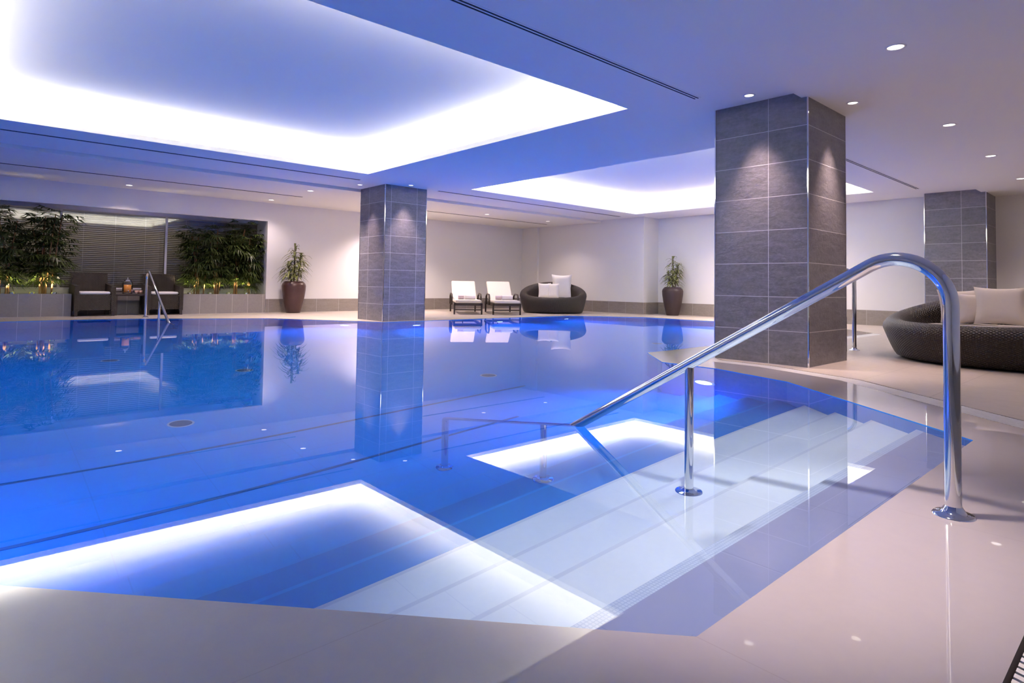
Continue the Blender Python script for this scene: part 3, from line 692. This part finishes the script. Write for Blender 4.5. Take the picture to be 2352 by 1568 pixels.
for dx, dy, w_, h_, tw, tilt, lab in ((-.24, .22, .36, .44, .1, -.15, 'white square cushion at the left on the far round daybed'), (.0, .20, .32, .44, -.2, -.2, 'narrow white cushion in the middle of the far round daybed'), (.25, .40, .58, .70, .05, -.18, 'tall white cushion standing at the back of the far round daybed')):
    p = D1+rv*dx+vd*dy; cushion((p.x, p.y, .385), (tilt, 0, rz1+tw), w_, h_, .16, 'cushwhite', lab, 'cushions on the far daybed')
D2 = Vector((8.3, 1.25, 0)); vd2 = Vector((math.cos(-.35), math.sin(-.35), 0)); rz2 = -.35-PI/2
daybed(D2, rz2, 'large round dark wicker daybed cut by the right edge of the photo', a=1.12, bb=1.12, hf=.42, hb=.83, sharp=1.6)
vc = Vector((D2.x, D2.y, 0)).normalized(); rc = Vector((vc.y, -vc.x, 0)); rzc = math.atan2(vc.y, vc.x)-PI/2
for dx, dy, s_, tw, tilt, lab in ((-.40, .40, .42, .50, -.22, 'cream cushion behind the bend of the large handrail on the big daybed'), (-.24, .30, .38, .35, -.25, 'cream cushion in the middle of the row on the big daybed'), (-.04, .20, .47, .0, -.30, 'largest cream cushion at the right on the big daybed')):
    p = D2+rc*dx+vc*dy; cushion((p.x, p.y, .385), (tilt, 0, rzc+tw), s_, s_*.95, .17, 'cushion', lab, 'cushions on the big daybed')
# ---------------------------------------------------------------- sun loungers
def lounger(loc, rz, lab):
    t = thing('sun_lounger', loc, lab, 'sun lounger', rz=rz, group='sun loungers by the far wall')
    w_ = .34
    for s_ in (-1, 1):
        b = MB(); b.box(s_*w_-.02, -.9, .22, s_*w_+.02, .95, .28); b.build('side_rail', 'dwood', t)
        b = MB(); b.tube([(s_*(w_+.035), -.30, .23), (s_*(w_+.035), -.34, .40), (s_*(w_+.035), -.25, .49), (s_*(w_+.035), .2, .50), (s_*(w_+.035), .38, .44), (s_*(w_+.035), .42, .23)], .022, 8); b.build('armrest', 'dwood', t)
        for y in (-.86, .80):
            b = MB(); b.box(s_*w_-.02, y-.022, 0, s_*w_+.02, y+.022, .22); b.build('leg', 'dwood', t)
    for y, z in ((-.88, .25), (.93, .25)):
        b = MB(); b.box(-w_, y-.02, z-.03, w_, y+.02, z+.03); b.build('end_rail', 'dwood', t)
    b = MB(); b.box(-w_, -.87, .10, w_, -.845, .13); b.build('stretcher', 'dwood', t)
    b = MB(); b.rbox(-w_+.01, -.93, .285, w_-.01, .30, .36, .03); b.build('mattress', 'mattress', t)
    T = Matrix.Translation((0, .28, .30)) @ Matrix.Rotation(math.radians(38), 4, 'X')
    b = MB(); b.box(-w_+.02, .0, -.02, w_-.02, .78, .0, T=T); b.build('backrest_frame', 'dwood', t)
    b = MB(); b.rbox(-w_+.015, -.02, .002, w_-.015, .80, .075, .03, T=T); b.build('back_cushion', 'mattress', t)
    b = MB(); b.tube([(0, .80, .24), (0, .74, .60)], .014, 8); b.build('back_prop', 'dwood', t)
    return t
LP = [(9.72, 12.25), (10.62, 11.62)]
rzl = -.58
lg = lounger((9.86, 12.63, 0), rzl, 'cream cushioned sun lounger farther left by the far wall')
dup(lg, (10.60, 12.01, 0), rzl, 'cream cushioned sun lounger beside the far round daybed')
for (x, y), nm in (((9.86, 12.63), 'left'), ((10.60, 12.01), 'right')):
    for dx, r_, ln2, m, l2 in ((-.14, .055, .15, 'pinktowel', 'small pinkish rolled towel'), (.09, .06, .28, 'towel', 'long white rolled towel')):
        b = MB(); P = []
        for k in range(40):
            a = k/39*4*PI; q = r_*(.35+.65*k/39); P.append([(-ln2/2, q*math.cos(a), q*math.sin(a)), (ln2/2, q*math.cos(a), q*math.sin(a))])
        b.grid(P); b.tube([(-ln2/2, 0, 0), (ln2/2, 0, 0)], r_*.96, 20)
        c_, s_ = math.cos(rzl), math.sin(rzl); lx, ly = dx, -.32
        o = single(b, 'rolled_towel', m, l2+' on the %s sun lounger' % nm, 'towel', 'rolled towels on the sun loungers', (x+lx*c_-ly*s_, y+lx*s_+ly*c_, .36+r_)); o.rotation_euler = (0, 0, rzl)
